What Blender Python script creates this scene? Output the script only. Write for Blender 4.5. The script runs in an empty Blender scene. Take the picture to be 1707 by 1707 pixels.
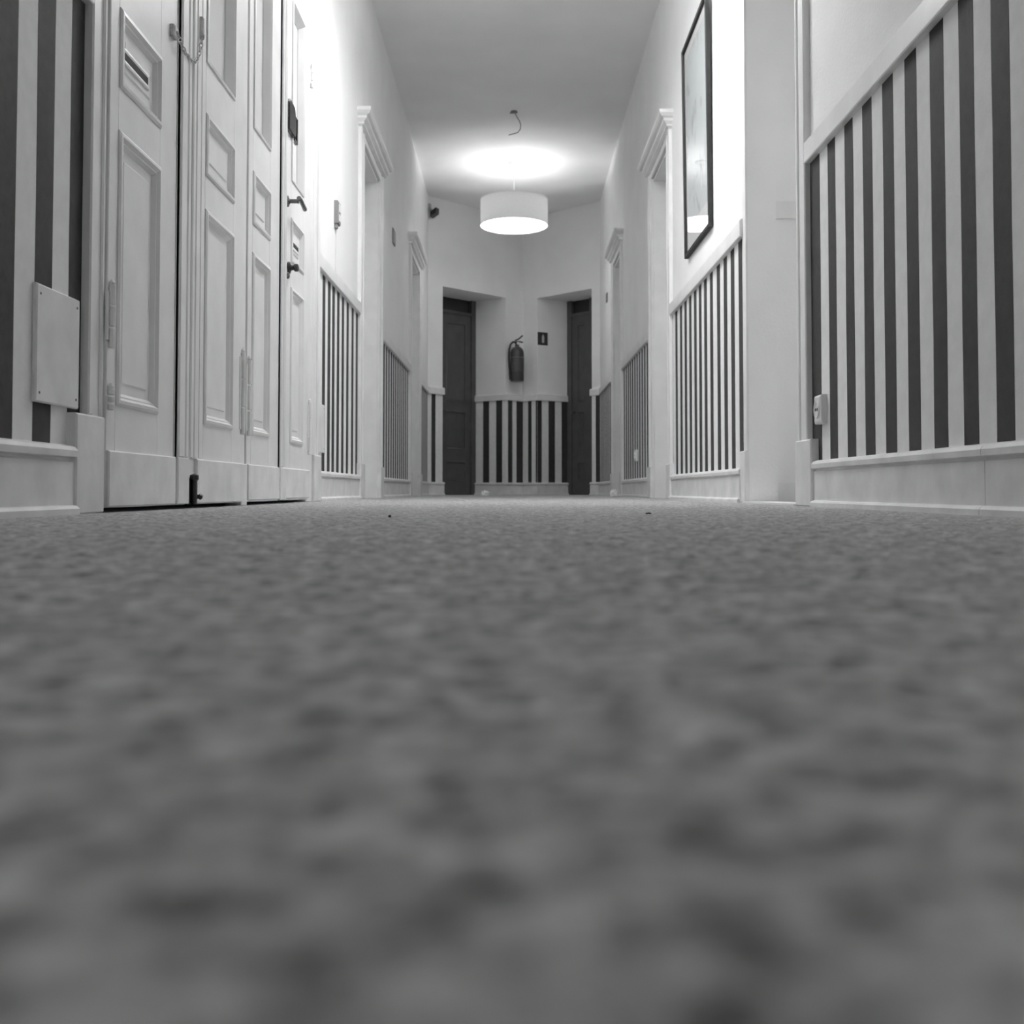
import bpy, bmesh, math, random
import numpy as np
random.seed(7)
rng = np.random.default_rng(11)
S = bpy.context.scene
COL = S.collection
R = math.radians

# ------------------------------------------------------------------ camera, world, exposure
cam = bpy.data.cameras.new('camera')
cam.sensor_fit = 'HORIZONTAL'
cam.sensor_width = 36.0
cam.lens = 36.0 * 1750 / 1707
cam.shift_y = -93.5 / 1707
cam.clip_start = 0.01
cam.dof.use_dof = True
cam.dof.focus_distance = 3.2
cam.dof.aperture_fstop = 6.5
cam_ob = bpy.data.objects.new('camera', cam)
cam_ob.location = (0, 0, 0.053)
cam_ob.rotation_euler = (R(90 + 1.9), 0, R(0.08))
COL.objects.link(cam_ob)
S.camera = cam_ob

w = bpy.data.worlds.new('world')
w.use_nodes = True
w.node_tree.nodes['Background'].inputs[0].default_value = (0.5, 0.5, 0.5, 1)
w.node_tree.nodes['Background'].inputs[1].default_value = 0.02
S.world = w

S.view_settings.view_transform = 'Standard'
S.view_settings.look = 'None'
S.view_settings.exposure = 0.14
S.view_settings.gamma = 1.0
S.view_settings.use_curve_mapping = False
S.cycles.max_bounces = 12
S.cycles.diffuse_bounces = 8
S.cycles.sample_clamp_indirect = 6.0

# the three pendant lamps: position along the corridor, diffuser radiance, bulb radiance (the bulb lights the ceiling through the open top)
LAMPS = {'far': (10.99, 6.2, 310.0), 'near': (5.05, 33.0, 4800.0), 'behind': (-5.0, 11.0, 700.0)}

# ------------------------------------------------------------------ dimensions (metres)
XL, XR, HC = -1.0, 1.03, 3.51
RAIL0, RAIL1 = 1.185, 1.268


# ------------------------------------------------------------------ materials
def new_mat(name):
    m = bpy.data.materials.new(name)
    m.use_nodes = True
    return m, m.node_tree.nodes, m.node_tree.links, m.node_tree.nodes['Principled BSDF']


def paint(name, v, rough=0.5, var=0.04, scale=14.0, bump=0.0, bscale=60.0, metal=0.0, spec=0.5):
    m, N, L, b = new_mat(name)
    tc = N.new('ShaderNodeTexCoord')
    no = N.new('ShaderNodeTexNoise')
    no.inputs['Scale'].default_value = scale
    no.inputs['Detail'].default_value = 5
    L.new(tc.outputs['Object'], no.inputs['Vector'])
    cr = N.new('ShaderNodeValToRGB')
    cr.color_ramp.elements[0].position = 0.3
    cr.color_ramp.elements[1].position = 0.7
    a, c = v * (1 - var), min(1, v * (1 + var))
    cr.color_ramp.elements[0].color = (a, a, a, 1)
    cr.color_ramp.elements[1].color = (c, c, c, 1)
    L.new(no.outputs['Fac'], cr.inputs['Fac'])
    L.new(cr.outputs['Color'], b.inputs['Base Color'])
    b.inputs['Roughness'].default_value = rough
    b.inputs['Metallic'].default_value = metal
    b.inputs['Specular IOR Level'].default_value = spec
    if bump > 0:
        n2 = N.new('ShaderNodeTexNoise')
        n2.inputs['Scale'].default_value = bscale
        n2.inputs['Detail'].default_value = 4
        L.new(tc.outputs['Object'], n2.inputs['Vector'])
        bp = N.new('ShaderNodeBump')
        bp.inputs['Strength'].default_value = bump
        bp.inputs['Distance'].default_value = 0.004
        L.new(n2.outputs['Fac'], bp.inputs['Height'])
        L.new(bp.outputs['Normal'], b.inputs['Normal'])
    return m


M = {}
M['plaster'] = paint('wall_plaster', 0.89, 0.85, 0.03, 3.0, 0.25, 90, spec=0.2)
M['ceiling'] = paint('ceiling_paint', 0.90, 0.9, 0.03, 2.0, 0.2, 70, spec=0.2)
M['wood'] = paint('white_gloss_paint', 0.82, 0.38, 0.05, 7.0, 0.10, 45)
M['wood2'] = paint('white_worn_paint', 0.79, 0.45, 0.10, 9.0, 0.16, 40)
M['paper'] = paint('white_wallpaper', 0.83, 0.8, 0.04, 25.0, 0.12, 160, spec=0.2)
M['stripe'] = paint('charcoal_stripe', 0.045, 0.75, 0.18, 40.0, 0.12, 160, spec=0.25)
M['black'] = paint('black_metal', 0.02, 0.35, 0.1, 30)
M['blackglass'] = paint('black_gloss', 0.012, 0.12, 0.1, 30)
M['frame'] = paint('dark_picture_frame', 0.022, 0.8, 0.2, 30)
M['metal'] = paint('dull_metal', 0.42, 0.35, 0.1, 30, metal=1.0)
M['chain'] = paint('painted_chain', 0.55, 0.3, 0.2, 60)
M['handle'] = paint('tarnished_handle', 0.13, 0.4, 0.2, 40, metal=0.8)
M['greyplastic'] = paint('grey_plastic', 0.22, 0.5, 0.05, 20)
M['white_plastic'] = paint('white_plastic', 0.78, 0.4, 0.02, 10)
M['hole'] = paint('dark_socket_hole', 0.06, 0.8, 0.02, 10)
M['darkdoor'] = paint('dark_stained_door', 0.085, 0.5, 0.15, 8, 0.1, 50)
M['transom'] = paint('dark_transom_glass', 0.03, 0.1, 0.1, 8)
M['extinguisher'] = paint('extinguisher_red_in_grey', 0.055, 0.32, 0.08, 12)
M['ext_label'] = paint('extinguisher_label', 0.085, 0.5, 0.3, 60)
M['sign'] = paint('dark_sign', 0.04, 0.45, 0.05, 20)
M['sign_white'] = paint('sign_white', 0.62, 0.5, 0.02, 20)
M['scrap'] = paint('white_paper_scrap', 0.93, 0.8, 0.03, 60)
M['lint'] = paint('dark_lint', 0.03, 0.9, 0.1, 60)
M['mat'] = paint('picture_mat', 0.82, 0.8, 0.01, 20)
M['plaque'] = paint('grey_plaque', 0.16, 0.5, 0.2, 40)
M['backing'] = paint('dark_room_behind', 0.03, 0.9, 0.1, 4)
M['cloth'] = paint('white_curtain_cloth', 0.85, 0.9, 0.04, 18)


def mat_carpet():
    m, N, L, b = new_mat('speckled_carpet')
    tc = N.new('ShaderNodeTexCoord')
    n1 = N.new('ShaderNodeTexNoise')
    n1.inputs['Scale'].default_value = 60
    n1.inputs['Detail'].default_value = 6
    n1.inputs['Roughness'].default_value = 0.66
    L.new(tc.outputs['Object'], n1.inputs['Vector'])
    cr = N.new('ShaderNodeValToRGB')
    e = cr.color_ramp.elements
    e[0].position, e[1].position = 0.38, 0.62
    e[0].color = (0.02, 0.02, 0.02, 1)
    e[1].color = (0.58, 0.58, 0.58, 1)
    q = e.new(0.48)
    q.color = (0.26, 0.26, 0.26, 1)
    L.new(n1.outputs['Fac'], cr.inputs['Fac'])
    n2 = N.new('ShaderNodeTexNoise')
    n2.inputs['Scale'].default_value = 24
    n2.inputs['Detail'].default_value = 3
    L.new(tc.outputs['Object'], n2.inputs['Vector'])
    mr = N.new('ShaderNodeMapRange')
    mr.inputs['From Min'].default_value = 0.3
    mr.inputs['From Max'].default_value = 0.7
    mr.inputs['To Min'].default_value = 0.66
    mr.inputs['To Max'].default_value = 1.3
    L.new(n2.outputs['Fac'], mr.inputs['Value'])
    mx = N.new('ShaderNodeMix')
    mx.data_type = 'RGBA'
    mx.blend_type = 'MULTIPLY'
    mx.inputs[0].default_value = 1.0
    L.new(cr.outputs['Color'], mx.inputs[6])
    L.new(mr.outputs['Result'], mx.inputs[7])
    L.new(mx.outputs[2], b.inputs['Base Color'])
    b.inputs['Roughness'].default_value = 1.0
    b.inputs['Specular IOR Level'].default_value = 0.05
    b.inputs['Sheen Weight'].default_value = 0.5
    b.inputs['Sheen Roughness'].default_value = 0.6
    n3 = N.new('ShaderNodeTexNoise')
    n3.inputs['Scale'].default_value = 260
    n3.inputs['Detail'].default_value = 3
    L.new(tc.outputs['Object'], n3.inputs['Vector'])
    bp = N.new('ShaderNodeBump')
    bp.inputs['Strength'].default_value = 0.12
    bp.inputs['Distance'].default_value = 0.004
    L.new(n3.outputs['Fac'], bp.inputs['Height'])
    L.new(bp.outputs['Normal'], b.inputs['Normal'])
    return m


def mat_emit(name, strength):
    m, N, L, b = new_mat(name)
    b.inputs['Base Color'].default_value = (0.9, 0.9, 0.9, 1)
    b.inputs['Emission Color'].default_value = (1, 1, 1, 1)
    b.inputs['Emission Strength'].default_value = strength
    return m


def mat_shade():
    m, N, L, b = new_mat('lampshade_fabric')
    out = N['Material Output']
    df = N.new('ShaderNodeBsdfDiffuse')
    tr = N.new('ShaderNodeBsdfTranslucent')
    tc = N.new('ShaderNodeTexCoord')
    wv = N.new('ShaderNodeTexNoise')
    wv.inputs['Scale'].default_value = 90
    L.new(tc.outputs['Object'], wv.inputs['Vector'])
    cr = N.new('ShaderNodeValToRGB')
    cr.color_ramp.elements[0].color = (0.66, 0.66, 0.66, 1)
    cr.color_ramp.elements[1].color = (0.80, 0.80, 0.80, 1)
    L.new(wv.outputs['Fac'], cr.inputs['Fac'])
    L.new(cr.outputs['Color'], df.inputs['Color'])
    L.new(cr.outputs['Color'], tr.inputs['Color'])
    mx = N.new('ShaderNodeMixShader')
    mx.inputs[0].default_value = 0.05
    L.new(df.outputs[0], mx.inputs[1])
    L.new(tr.outputs[0], mx.inputs[2])
    L.new(mx.outputs[0], out.inputs['Surface'])
    N.remove(b)
    return m


def mat_glass(name, rough=0.0, tint=0.97):
    # thin clear pane: mostly straight transmission with a real fresnel reflection
    m, N, L, b = new_mat(name)
    out = N['Material Output']
    t = N.new('ShaderNodeBsdfTransparent')
    t.inputs[0].default_value = (tint, tint, tint, 1)
    g = N.new('ShaderNodeBsdfGlossy')
    g.inputs['Roughness'].default_value = rough
    fr = N.new('ShaderNodeFresnel')
    fr.inputs['IOR'].default_value = 1.35
    ge = N.new('ShaderNodeNewGeometry')
    iv = N.new('ShaderNodeMath')
    iv.operation = 'SUBTRACT'
    iv.inputs[0].default_value = 1.0
    L.new(ge.outputs['Backfacing'], iv.inputs[1])
    ml = N.new('ShaderNodeMath')
    ml.operation = 'MULTIPLY'
    L.new(fr.outputs[0], ml.inputs[0])
    L.new(iv.outputs[0], ml.inputs[1])
    mx = N.new('ShaderNodeMixShader')
    L.new(ml.outputs[0], mx.inputs[0])
    L.new(t.outputs[0], mx.inputs[1])
    L.new(g.outputs[0], mx.inputs[2])
    L.new(mx.outputs[0], out.inputs['Surface'])
    N.remove(b)
    return m


def mat_print():
    m, N, L, b = new_mat('pale_art_print')
    tc = N.new('ShaderNodeTexCoord')
    mp = N.new('ShaderNodeMapping')
    mp.inputs['Scale'].default_value = (1, 3.0, 3.0)
    L.new(tc.outputs['Object'], mp.inputs['Vector'])
    n1 = N.new('ShaderNodeTexNoise')
    n1.inputs['Scale'].default_value = 2.2
    n1.inputs['Detail'].default_value = 6
    n1.inputs['Distortion'].default_value = 0.8
    L.new(mp.outputs[0], n1.inputs['Vector'])
    cr = N.new('ShaderNodeValToRGB')
    e = cr.color_ramp.elements
    e[0].position, e[1].position = 0.28, 0.46
    e[0].color = (0.34, 0.34, 0.34, 1)
    e[1].color = (0.62, 0.66, 0.66, 1)
    L.new(n1.outputs['Fac'], cr.inputs['Fac'])
    L.new(cr.outputs['Color'], b.inputs['Base Color'])
    b.inputs['Roughness'].default_value = 0.7
    return m


M['carpet'] = mat_carpet()
for k_, v_ in LAMPS.items():
    M['diffuser_' + k_] = mat_emit('lit_lamp_diffuser', v_[1])
    M['bulb_' + k_] = mat_emit('lit_bulb', v_[2])
M['shade'] = mat_shade()
M['glass'] = mat_glass('picture_glass')
M['doorglass'] = paint('whitened_door_glass', 0.80, 0.12, 0.03, 6)
M['print'] = mat_print()


# ------------------------------------------------------------------ mesh helpers
class Fr:
    """wall frame: u along the wall, n out of the wall into the corridor, z up"""
    def __init__(s, o, ud, nd):
        s.o, s.ud, s.nd = o, ud, nd

    def p(s, u, n, z):
        return (s.o[0] + u * s.ud[0] + n * s.nd[0], s.o[1] + u * s.ud[1] + n * s.nd[1], z)


FL = Fr((XL, 0), (0, 1), (1, 0))
FR = Fr((XR, 0), (0, 1), (-1, 0))
FW = Fr((0, 0), (1, 0), (0, 1))       # plain world frame: u = x, n = y


class MB:
    def __init__(s):
        s.v, s.f = [], []

    def add(s, vs, fs):
        b = len(s.v)
        s.v += vs
        s.f += [tuple(i + b for i in f) for f in fs]
        return s

    def box(s, fr, u0, u1, n0, n1, z0, z1, bev=0.0):
        if bev <= 0:
            vs = [fr.p(u, n, z) for z in (z0, z1) for n in (n0, n1) for u in (u0, u1)]
            return s.add(vs, [(0, 1, 3, 2), (4, 5, 7, 6), (0, 1, 5, 4), (2, 3, 7, 6), (0, 2, 6, 4), (1, 3, 7, 5)])
        # chamfer on the front (n1) face
        vs = [fr.p(u, n0, z) for z in (z0, z1) for u in (u0, u1)]
        vs += [fr.p(u, n1 - bev, z) for z in (z0, z1) for u in (u0, u1)]
        vs += [fr.p(u, n1, z) for z in (z0 + bev, z1 - bev) for u in (u0 + bev, u1 - bev)]
        fs = [(0, 1, 3, 2), (8, 9, 11, 10)]
        for a, b in ((0, 4), (4, 8)):
            fs += [(a, a + 1, b + 1, b), (a + 1, a + 3, b + 3, b + 1), (a + 3, a + 2, b + 2, b + 3), (a + 2, a, b, b + 2)]
        return s.add(vs, fs)

    def poly(s, pts, z0, z1):
        n = len(pts)
        vs = [(x, y, z0) for x, y in pts] + [(x, y, z1) for x, y in pts]
        return s.add(vs, [tuple(range(n)), tuple(range(n, 2 * n))] + [(i, (i + 1) % n, n + (i + 1) % n, n + i) for i in range(n)])

    def rings(s, fr, u0, u1, z0, z1, prof, close=True):
        """nested rectangles: prof = [(inset, n)...]; last one filled"""
        vs, fs = [], []
        for t, n in prof:
            vs += [fr.p(u0 + t, n, z0 + t), fr.p(u1 - t, n, z0 + t), fr.p(u1 - t, n, z1 - t), fr.p(u0 + t, n, z1 - t)]
        for k in range(len(prof) - 1):
            a, b = 4 * k, 4 * k + 4
            for i in range(4):
                j = (i + 1) % 4
                fs.append((a + i, a + j, b + j, b + i))
        if close:
            b = 4 * (len(prof) - 1)
            fs.append((b, b + 1, b + 2, b + 3))
        return s.add(vs, fs)

    def sweep(s, path, prof, closed_profile=True):
        """path: plan points with the room on the left-hand normal side; prof: [(n, z)...] ends on the wall"""
        nrm = []
        for i in range(len(path) - 1):
            dx, dy = path[i + 1][0] - path[i][0], path[i + 1][1] - path[i][1]
            l = math.hypot(dx, dy)
            nrm.append((-dy / l, dx / l))
        secs = []
        for i, (x, y) in enumerate(path):
            if i == 0:
                m = nrm[0]
            elif i == len(path) - 1:
                m = nrm[-1]
            else:
                a, b = nrm[i - 1], nrm[i]
                k = 1 + a[0] * b[0] + a[1] * b[1]
                m = ((a[0] + b[0]) / k, (a[1] + b[1]) / k)
            secs.append([(x + m[0] * n, y + m[1] * n, z) for n, z in prof])
        k = len(prof)
        vs = [q for sec in secs for q in sec]
        fs = []
        for i in range(len(secs) - 1):
            for j in range(k):
                jj = (j + 1) % k
                fs.append((i * k + j, i * k + jj, (i + 1) * k + jj, (i + 1) * k + j))
        fs.append(tuple(range(k)))
        fs.append(tuple((len(secs) - 1) * k + j for j in range(k)))
        return s.add(vs, fs)

    def lathe(s, c, axis, prof, seg=24, cap=True):
        """prof [(r, h)...] about axis ('x','y','z' or a vector) from point c"""
        ax = {'x': (1, 0, 0), 'y': (0, 1, 0), 'z': (0, 0, 1)}.get(axis, axis)
        ax = np.array(ax, float)
        ax /= np.linalg.norm(ax)
        t = np.array((0, 0, 1.0)) if abs(ax[2]) < 0.9 else np.array((1.0, 0, 0))
        e1 = np.cross(ax, t)
        e1 /= np.linalg.norm(e1)
        e2 = np.cross(ax, e1)
        c = np.array(c, float)
        vs, fs = [], []
        for r, h in prof:
            for i in range(seg):
                a = 2 * math.pi * i / seg
                vs.append(tuple(c + ax * h + (e1 * math.cos(a) + e2 * math.sin(a)) * r))
        for k in range(len(prof) - 1):
            for i in range(seg):
                j = (i + 1) % seg
                fs.append((k * seg + i, k * seg + j, (k + 1) * seg + j, (k + 1) * seg + i))
        if cap:
            fs.append(tuple(range(seg)))
            fs.append(tuple((len(prof) - 1) * seg + i for i in range(seg)))
        return s.add(vs, fs)

    def tube(s, pts, r, seg=10, closed=False):
        P = [np.array(p, float) for p in pts]
        n = len(P)
        vs, fs = [], []
        prev = None
        for i in range(n):
            if closed:
                d = P[(i + 1) % n] - P[i - 1]
            else:
                d = P[min(i + 1, n - 1)] - P[max(i - 1, 0)]
            d /= np.linalg.norm(d)
            if prev is None:
                t = np.array((0, 0, 1.0)) if abs(d[2]) < 0.9 else np.array((1.0, 0, 0))
                e1 = np.cross(d, t)
            else:
                e1 = prev - d * np.dot(prev, d)
            e1 /= np.linalg.norm(e1)
            prev = e1
            e2 = np.cross(d, e1)
            rr = r[i] if isinstance(r, (list, tuple)) else r
            for k in range(seg):
                a = 2 * math.pi * k / seg
                vs.append(tuple(P[i] + (e1 * math.cos(a) + e2 * math.sin(a)) * rr))
        for i in range(n if closed else n - 1):
            for k in range(seg):
                kk = (k + 1) % seg
                j = (i + 1) % n
                fs.append((i * seg + k, i * seg + kk, j * seg + kk, j * seg + k))
        if not closed:
            fs.append(tuple(range(seg)))
            fs.append(tuple((n - 1) * seg + k for k in range(seg)))
        return s.add(vs, fs)

    def build(s, name, mat, parent=None, origin=(0, 0, 0), smooth=False, recalc=True):
        if parent is not None:
            origin = ORI[parent.name]
        me = bpy.data.meshes.new(name)
        me.from_pydata([(x - origin[0], y - origin[1], z - origin[2]) for x, y, z in s.v], [], s.f)
        if recalc:
            bm = bmesh.new()
            bm.from_mesh(me)
            bmesh.ops.recalc_face_normals(bm, faces=bm.faces)
            bm.to_mesh(me)
            bm.free()
        me.materials.append(mat)
        if smooth:
            me.polygons.foreach_set('use_smooth', [True] * len(me.polygons))
            try:
                me.set_sharp_from_angle(angle=R(38))
            except Exception:
                pass
        o = bpy.data.objects.new(name, me)
        COL.objects.link(o)
        if parent is None:
            o.location = origin
        else:
            o.parent = parent
        ORI[o.name] = origin
        return o


ORI = {}


def tag(o, label=None, cat=None, group=None, kind=None):
    if label:
        o['label'] = label
    if cat:
        o['category'] = cat
    if group:
        o['group'] = group
    if kind:
        o['kind'] = kind
    return o


def root(name, loc, label=None, cat=None, group=None, kind=None):
    o = bpy.data.objects.new(name, None)
    o.empty_display_size = 0.1
    COL.objects.link(o)
    o.location = loc
    ORI[o.name] = tuple(loc)
    return tag(o, label, cat, group, kind)


# ------------------------------------------------------------------ layout along the corridor (y in metres)
DL = (2.48, 4.98)                 # the two painted double doors on the left
D3, D4 = (6.87, 7.69), (10.12, 10.98)      # left doorways with cornices
D6, D7 = (6.90, 7.66), (9.95, 10.65)       # right doorways with cornices
PASS = (3.73, 4.585)               # side passage on the right
HEAD = 2.347
CL, PA, PB, PC = (-1.0, 12.2), (-0.838, 12.362), (-0.0975, 13.1025), (0.122, 13.322)
PB2, PA2 = (-0.497, 13.38), (-0.96, 12.917)
CR, PE, PD = (1.03, 12.414), (0.936, 12.508), (0.300, 13.144)
PD2, PE2 = (0.702, 13.40), (1.02, 13.082)
ENDH = 2.475


# ------------------------------------------------------------------ floor: speckled carpet
def build_floor():
    # fine tessellation near the viewer, coarser rows farther along the corridor
    x0, x1 = -0.97, 0.97
    yy, st = [0.02], 0.0025
    while yy[-1] < 6.5:
        if yy[-1] > 1.1:
            st = min(0.011, st * 1.006)
        yy.append(yy[-1] + st)
    ys = np.array(yy)
    y0, y1 = float(ys[0]), float(ys[-1])
    xs = np.linspace(x0, x1, 648)
    nx, ny = len(xs), len(ys)

    # loop pile: smoothed random heights
    def sm(a, k):
        for _ in range(k):
            a = (a + np.roll(a, 1, 0) + np.roll(a, -1, 0) + np.roll(a, 1, 1) + np.roll(a, -1, 1)) / 5
        return a / a.std()
    h = 0.0003 * sm(rng.standard_normal((ny, nx)), 1) + 0.0005 * sm(rng.standard_normal((ny, nx)), 7)
    h = np.clip(h, -0.003, 0.003)
    ex = np.minimum(np.minimum(xs - x0, x1 - xs) / 0.03, 1)
    ey = np.minimum(np.minimum(ys - y0, y1 - ys) / 0.05, 1)
    h *= np.outer(ey, ex)
    V = np.zeros((ny, nx, 3))
    V[:, :, 0] = xs[None, :]
    V[:, :, 1] = ys[:, None]
    V[:, :, 2] = h
    V = V.reshape(-1, 3)
    idx = np.arange(nx * ny).reshape(ny, nx)
    Q = np.stack([idx[:-1, :-1], idx[:-1, 1:], idx[1:, 1:], idx[1:, :-1]], -1).reshape(-1, 4)
    # surrounding flat carpet
    X0, X1, Y0, Y1 = -1.36, 1.75, -7.5, 14.2
    extra = [(X0, Y0, 0), (X1, Y0, 0), (X1, y0, 0), (X0, y0, 0), (x0, y0, 0), (x0, y1, 0), (X0, y1, 0),
             (x1, y0, 0), (x1, y1, 0), (X1, y1, 0), (X0, Y1, 0), (X1, Y1, 0)]
    b = len(V)
    V = np.vstack([V, np.array(extra, float)])
    Q2 = np.array([(0, 1, 2, 3), (3, 4, 5, 6), (7, 2, 9, 8), (6, 9, 11, 10)]) + b
    Q = np.vstack([Q, Q2]).astype(np.int32)
    me = bpy.data.meshes.new('floor')
    me.vertices.add(len(V))
    me.vertices.foreach_set('co', V.astype(np.float32).ravel())
    me.loops.add(Q.size)
    me.loops.foreach_set('vertex_index', Q.ravel())
    me.polygons.add(len(Q))
    me.polygons.foreach_set('loop_start', np.arange(0, Q.size, 4, dtype=np.int32))
    me.polygons.foreach_set('use_smooth', np.ones(len(Q), dtype=bool))
    me.update(calc_edges=True)
    me.materials.append(M['carpet'])
    o = bpy.data.objects.new('floor', me)
    COL.objects.link(o)
    tag(o, 'grey speckled loop pile carpet covering the whole corridor floor', kind='structure')


build_floor()

mb = MB().box(FW, -1.36, 1.75, -7.5, 14.2, HC, HC + 0.1)
tag(mb.build('ceiling', M['ceiling']), 'plain white plaster ceiling above the corridor', kind='structure')


# ------------------------------------------------------------------ walls
def wall_mesh(fr, y0, y1, openings):
    """openings: (a, b, head, recess depth); each recess is closed at its back"""
    m = MB()
    y = y0
    T = -0.36
    for a, b, hd, dep in openings:
        m.box(fr, y, a, T, 0, 0, HC)
        m.box(fr, a, b, T, 0, hd, HC)
        if dep:
            m.box(fr, a, b, T, -dep, 0, hd)
        y = b
    m.box(fr, y, y1, T, 0, 0, HC)
    return m


wall_l = wall_mesh(FL, -7.5, 12.2, [(DL[0] - 0.02, DL[1] + 0.12, 2.75, 0.30), (D3[0], D3[1], HEAD, 0.26), (D4[0], D4[1], HEAD, 0.26)]).build('wall_left', M['plaster'])
tag(wall_l, 'white plaster left corridor wall with striped lower half', kind='structure')
wr = wall_mesh(FR, -7.5, 12.414, [(PASS[0], 4.64, 2.5, 0), (D6[0], D6[1], HEAD, 0.26), (D7[0], D7[1], HEAD, 0.26)])
wall_r = wr.build('wall_right', M['plaster'])
tag(wall_r, 'white plaster right corridor wall with striped lower half', kind='structure')

# side passage behind the right wall: jamb lining, stepped back wall
pm = MB()
pm.box(FW, 1.392, 1.70, 4.64, 4.90, 0, 2.5)
pm.box(FW, 1.03, 1.155, 4.585, 4.6399, 0, 2.499)
pm.box(FW, 1.62, 1.70, 3.60, 4.64, 0, 2.5)
pm.box(FW, 1.03 + .36, 1.70, 3.55, 3.73, 0, 2.5)
pm.box(FW, 1.40, 1.70, 3.6, 4.75, 2.5, 2.6)
pw = pm.build('wall_passage', M['plaster'])
tag(pw, 'shaded plaster lining of the narrow side passage on the right', kind='structure')
MB().box(FW, 1.157, 1.618, 4.618, 4.642, 1.26, 1.337, 0).build('chair_rail', M['wood'], pw)
MB().box(FW, 1.157, 1.618, 4.624, 4.642, 0.0, 0.086, 0).build('skirting', M['wood'], pw)
tag(MB().box(FW, 0.995, 1.15, 3.735, 4.578, -0.005, 0.007).build('trim_1', M['wood']), 'white threshold strip across the side passage entrance', kind='structure')

# far end: two slanted walls meeting in a corner, each with a deep door recess
def end_part(name, label, polys):
    m = MB()
    for pts, z0 in polys:
        m.poly(pts, z0, HC)
    o = m.build(name, M['plaster'])
    return tag(o, label, kind='structure')


wall_el = end_part('wall_back_left', 'slanted end wall on the left around the dark door recess', [
    ([CL, PA, PA2, (-1.36, 13.1), (-1.36, 12.2)], 0), ([PA, PB, PB2, PA2], ENDH), ([PA2, PB2, (-0.3, 14.1), (-1.36, 14.1), (-1.36, 13.1)], ENDH)])
wall_er = end_part('wall_back_right', 'slanted end wall on the right around the dark door recess', [
    ([CR, (1.39, 12.414), (1.39, 13.1), PE2, PE], 0), ([PD, PE, PE2, PD2], ENDH), ([PE2, PD2, (0.5, 14.1), (1.39, 14.1), (1.39, 13.1)], ENDH)])
wall_pl = end_part('wall_pier_left', 'left half of the pier between the dark recesses, carrying the fire extinguisher', [
    ([PB, PC, (PC[0], 14.1), (-0.3, 14.1), PB2], 0)])
wall_pr = end_part('wall_pier_right', 'right half of the pier between the dark recesses, carrying the dark sign', [
    ([PC, PD, PD2, (0.5, 14.1), (PC[0], 14.1)], 0)])
tag(MB().box(FW, -1.36, 1.75, -7.65, -7.5, 0, HC).build('wall_front', M['plaster']), 'plain wall closing the corridor behind the viewer', kind='structure')


# ------------------------------------------------------------------ striped wallpaper
def stripes(fr, wall, u0, u1, darks, z0=0.03, z1=RAIL0 + 0.03, jit=0.0016):
    pan = MB().box(fr, u0, u1, 0, 0.0020, z0, z1).build('striped_wallpaper', M['paper'], wall)
    for a, b in darks:
        a, b = max(a, u0), min(b, u1)
        if b - a < 0.004:
            continue
        k = 7
        vs, fs = [], []
        for i in range(k):
            z = z0 + (z1 - z0) * i / (k - 1)
            ja, jb = random.uniform(-jit, jit), random.uniform(-jit, jit)
            ua, ub = max(u0, a + ja), min(u1, b + jb)
            vs += [fr.p(ua, 0.0019, z), fr.p(ub, 0.0019, z), fr.p(ub, 0.0027, z), fr.p(ua, 0.0027, z)]
        for i in range(k - 1):
            for j in range(4):
                jj = (j + 1) % 4
                fs.append((4 * i + j, 4 * i + jj, 4 * i + 4 + jj, 4 * i + 4 + j))
        fs += [(0, 1, 2, 3), tuple(4 * k - 4 + j for j in range(4))]
        MB().add(vs, fs).build('dark_stripe', M['stripe'], pan)


def run(c0, c1, per, first, wd):
    out, u = [], first
    while u < c1:
        out.append((u, u + wd))
        u += per
    return [(a, b) for a, b in out if b > c0]


d = [(2.34, 2.425), (2.172, 2.255)] + [(2.084 - 0.168 * k - 0.082, 2.084 - 0.168 * k) for k in range(0, 14)]
stripes(FL, wall_l, -0.4, 2.415, d)
c = [5.495, 5.652, 5.79, 5.947, 6.111, 6.285, 6.48, 6.657]
stripes(FL, wall_l, 5.262, 6.76, [(q - 0.040, q + 0.040) for q in c])
stripes(FL, wall_l, 7.87, 10.0, run(7.87, 9.98, 0.163, 8.02, 0.080))
stripes(FL, wall_l, 11.14, 12.2, run(11.14, 12.15, 0.163, 11.23, 0.080))
e = [3.58, 3.493, 3.402, 3.322, 3.226, 3.147, 3.059, 2.979, 2.892, 2.811, 2.725, 2.645, 2.56, 2.478, 2.392, 2.315, 2.229, 2.149]
d = [(e[i + 1], e[i]) for i in range(0, 18, 2)] + [(2.149 - .167 * k - .0, 2.149 - .167 * k + .081) for k in range(1, 15)]
d = [(a, b + (0.035 if b == 3.58 else 0)) for a, b in d]
stripes(FR, wall_r, -0.4, 3.61, d)
c = [6.786, 6.592, 6.409, 6.238, 6.073, 5.904, 5.749, 5.59, 5.421, 5.233, 5.063, 4.895, 4.723]
stripes(FR, wall_r, 4.642, 6.82, [(q - 0.040, q + 0.040) for q in c])
stripes(FR, wall_r, 7.82, 9.83, run(7.82, 9.82, 0.168, 7.98, 0.082))
stripes(FR, wall_r, 10.8, 12.414, run(10.8, 12.36, 0.168, 10.9, 0.082))


def seg_frame(a, b):
    l = math.hypot(b[0] - a[0], b[1] - a[1])
    u = ((b[0] - a[0]) / l, (b[1] - a[1]) / l)
    return Fr(a, u, (u[1], -u[0])), l


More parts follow.
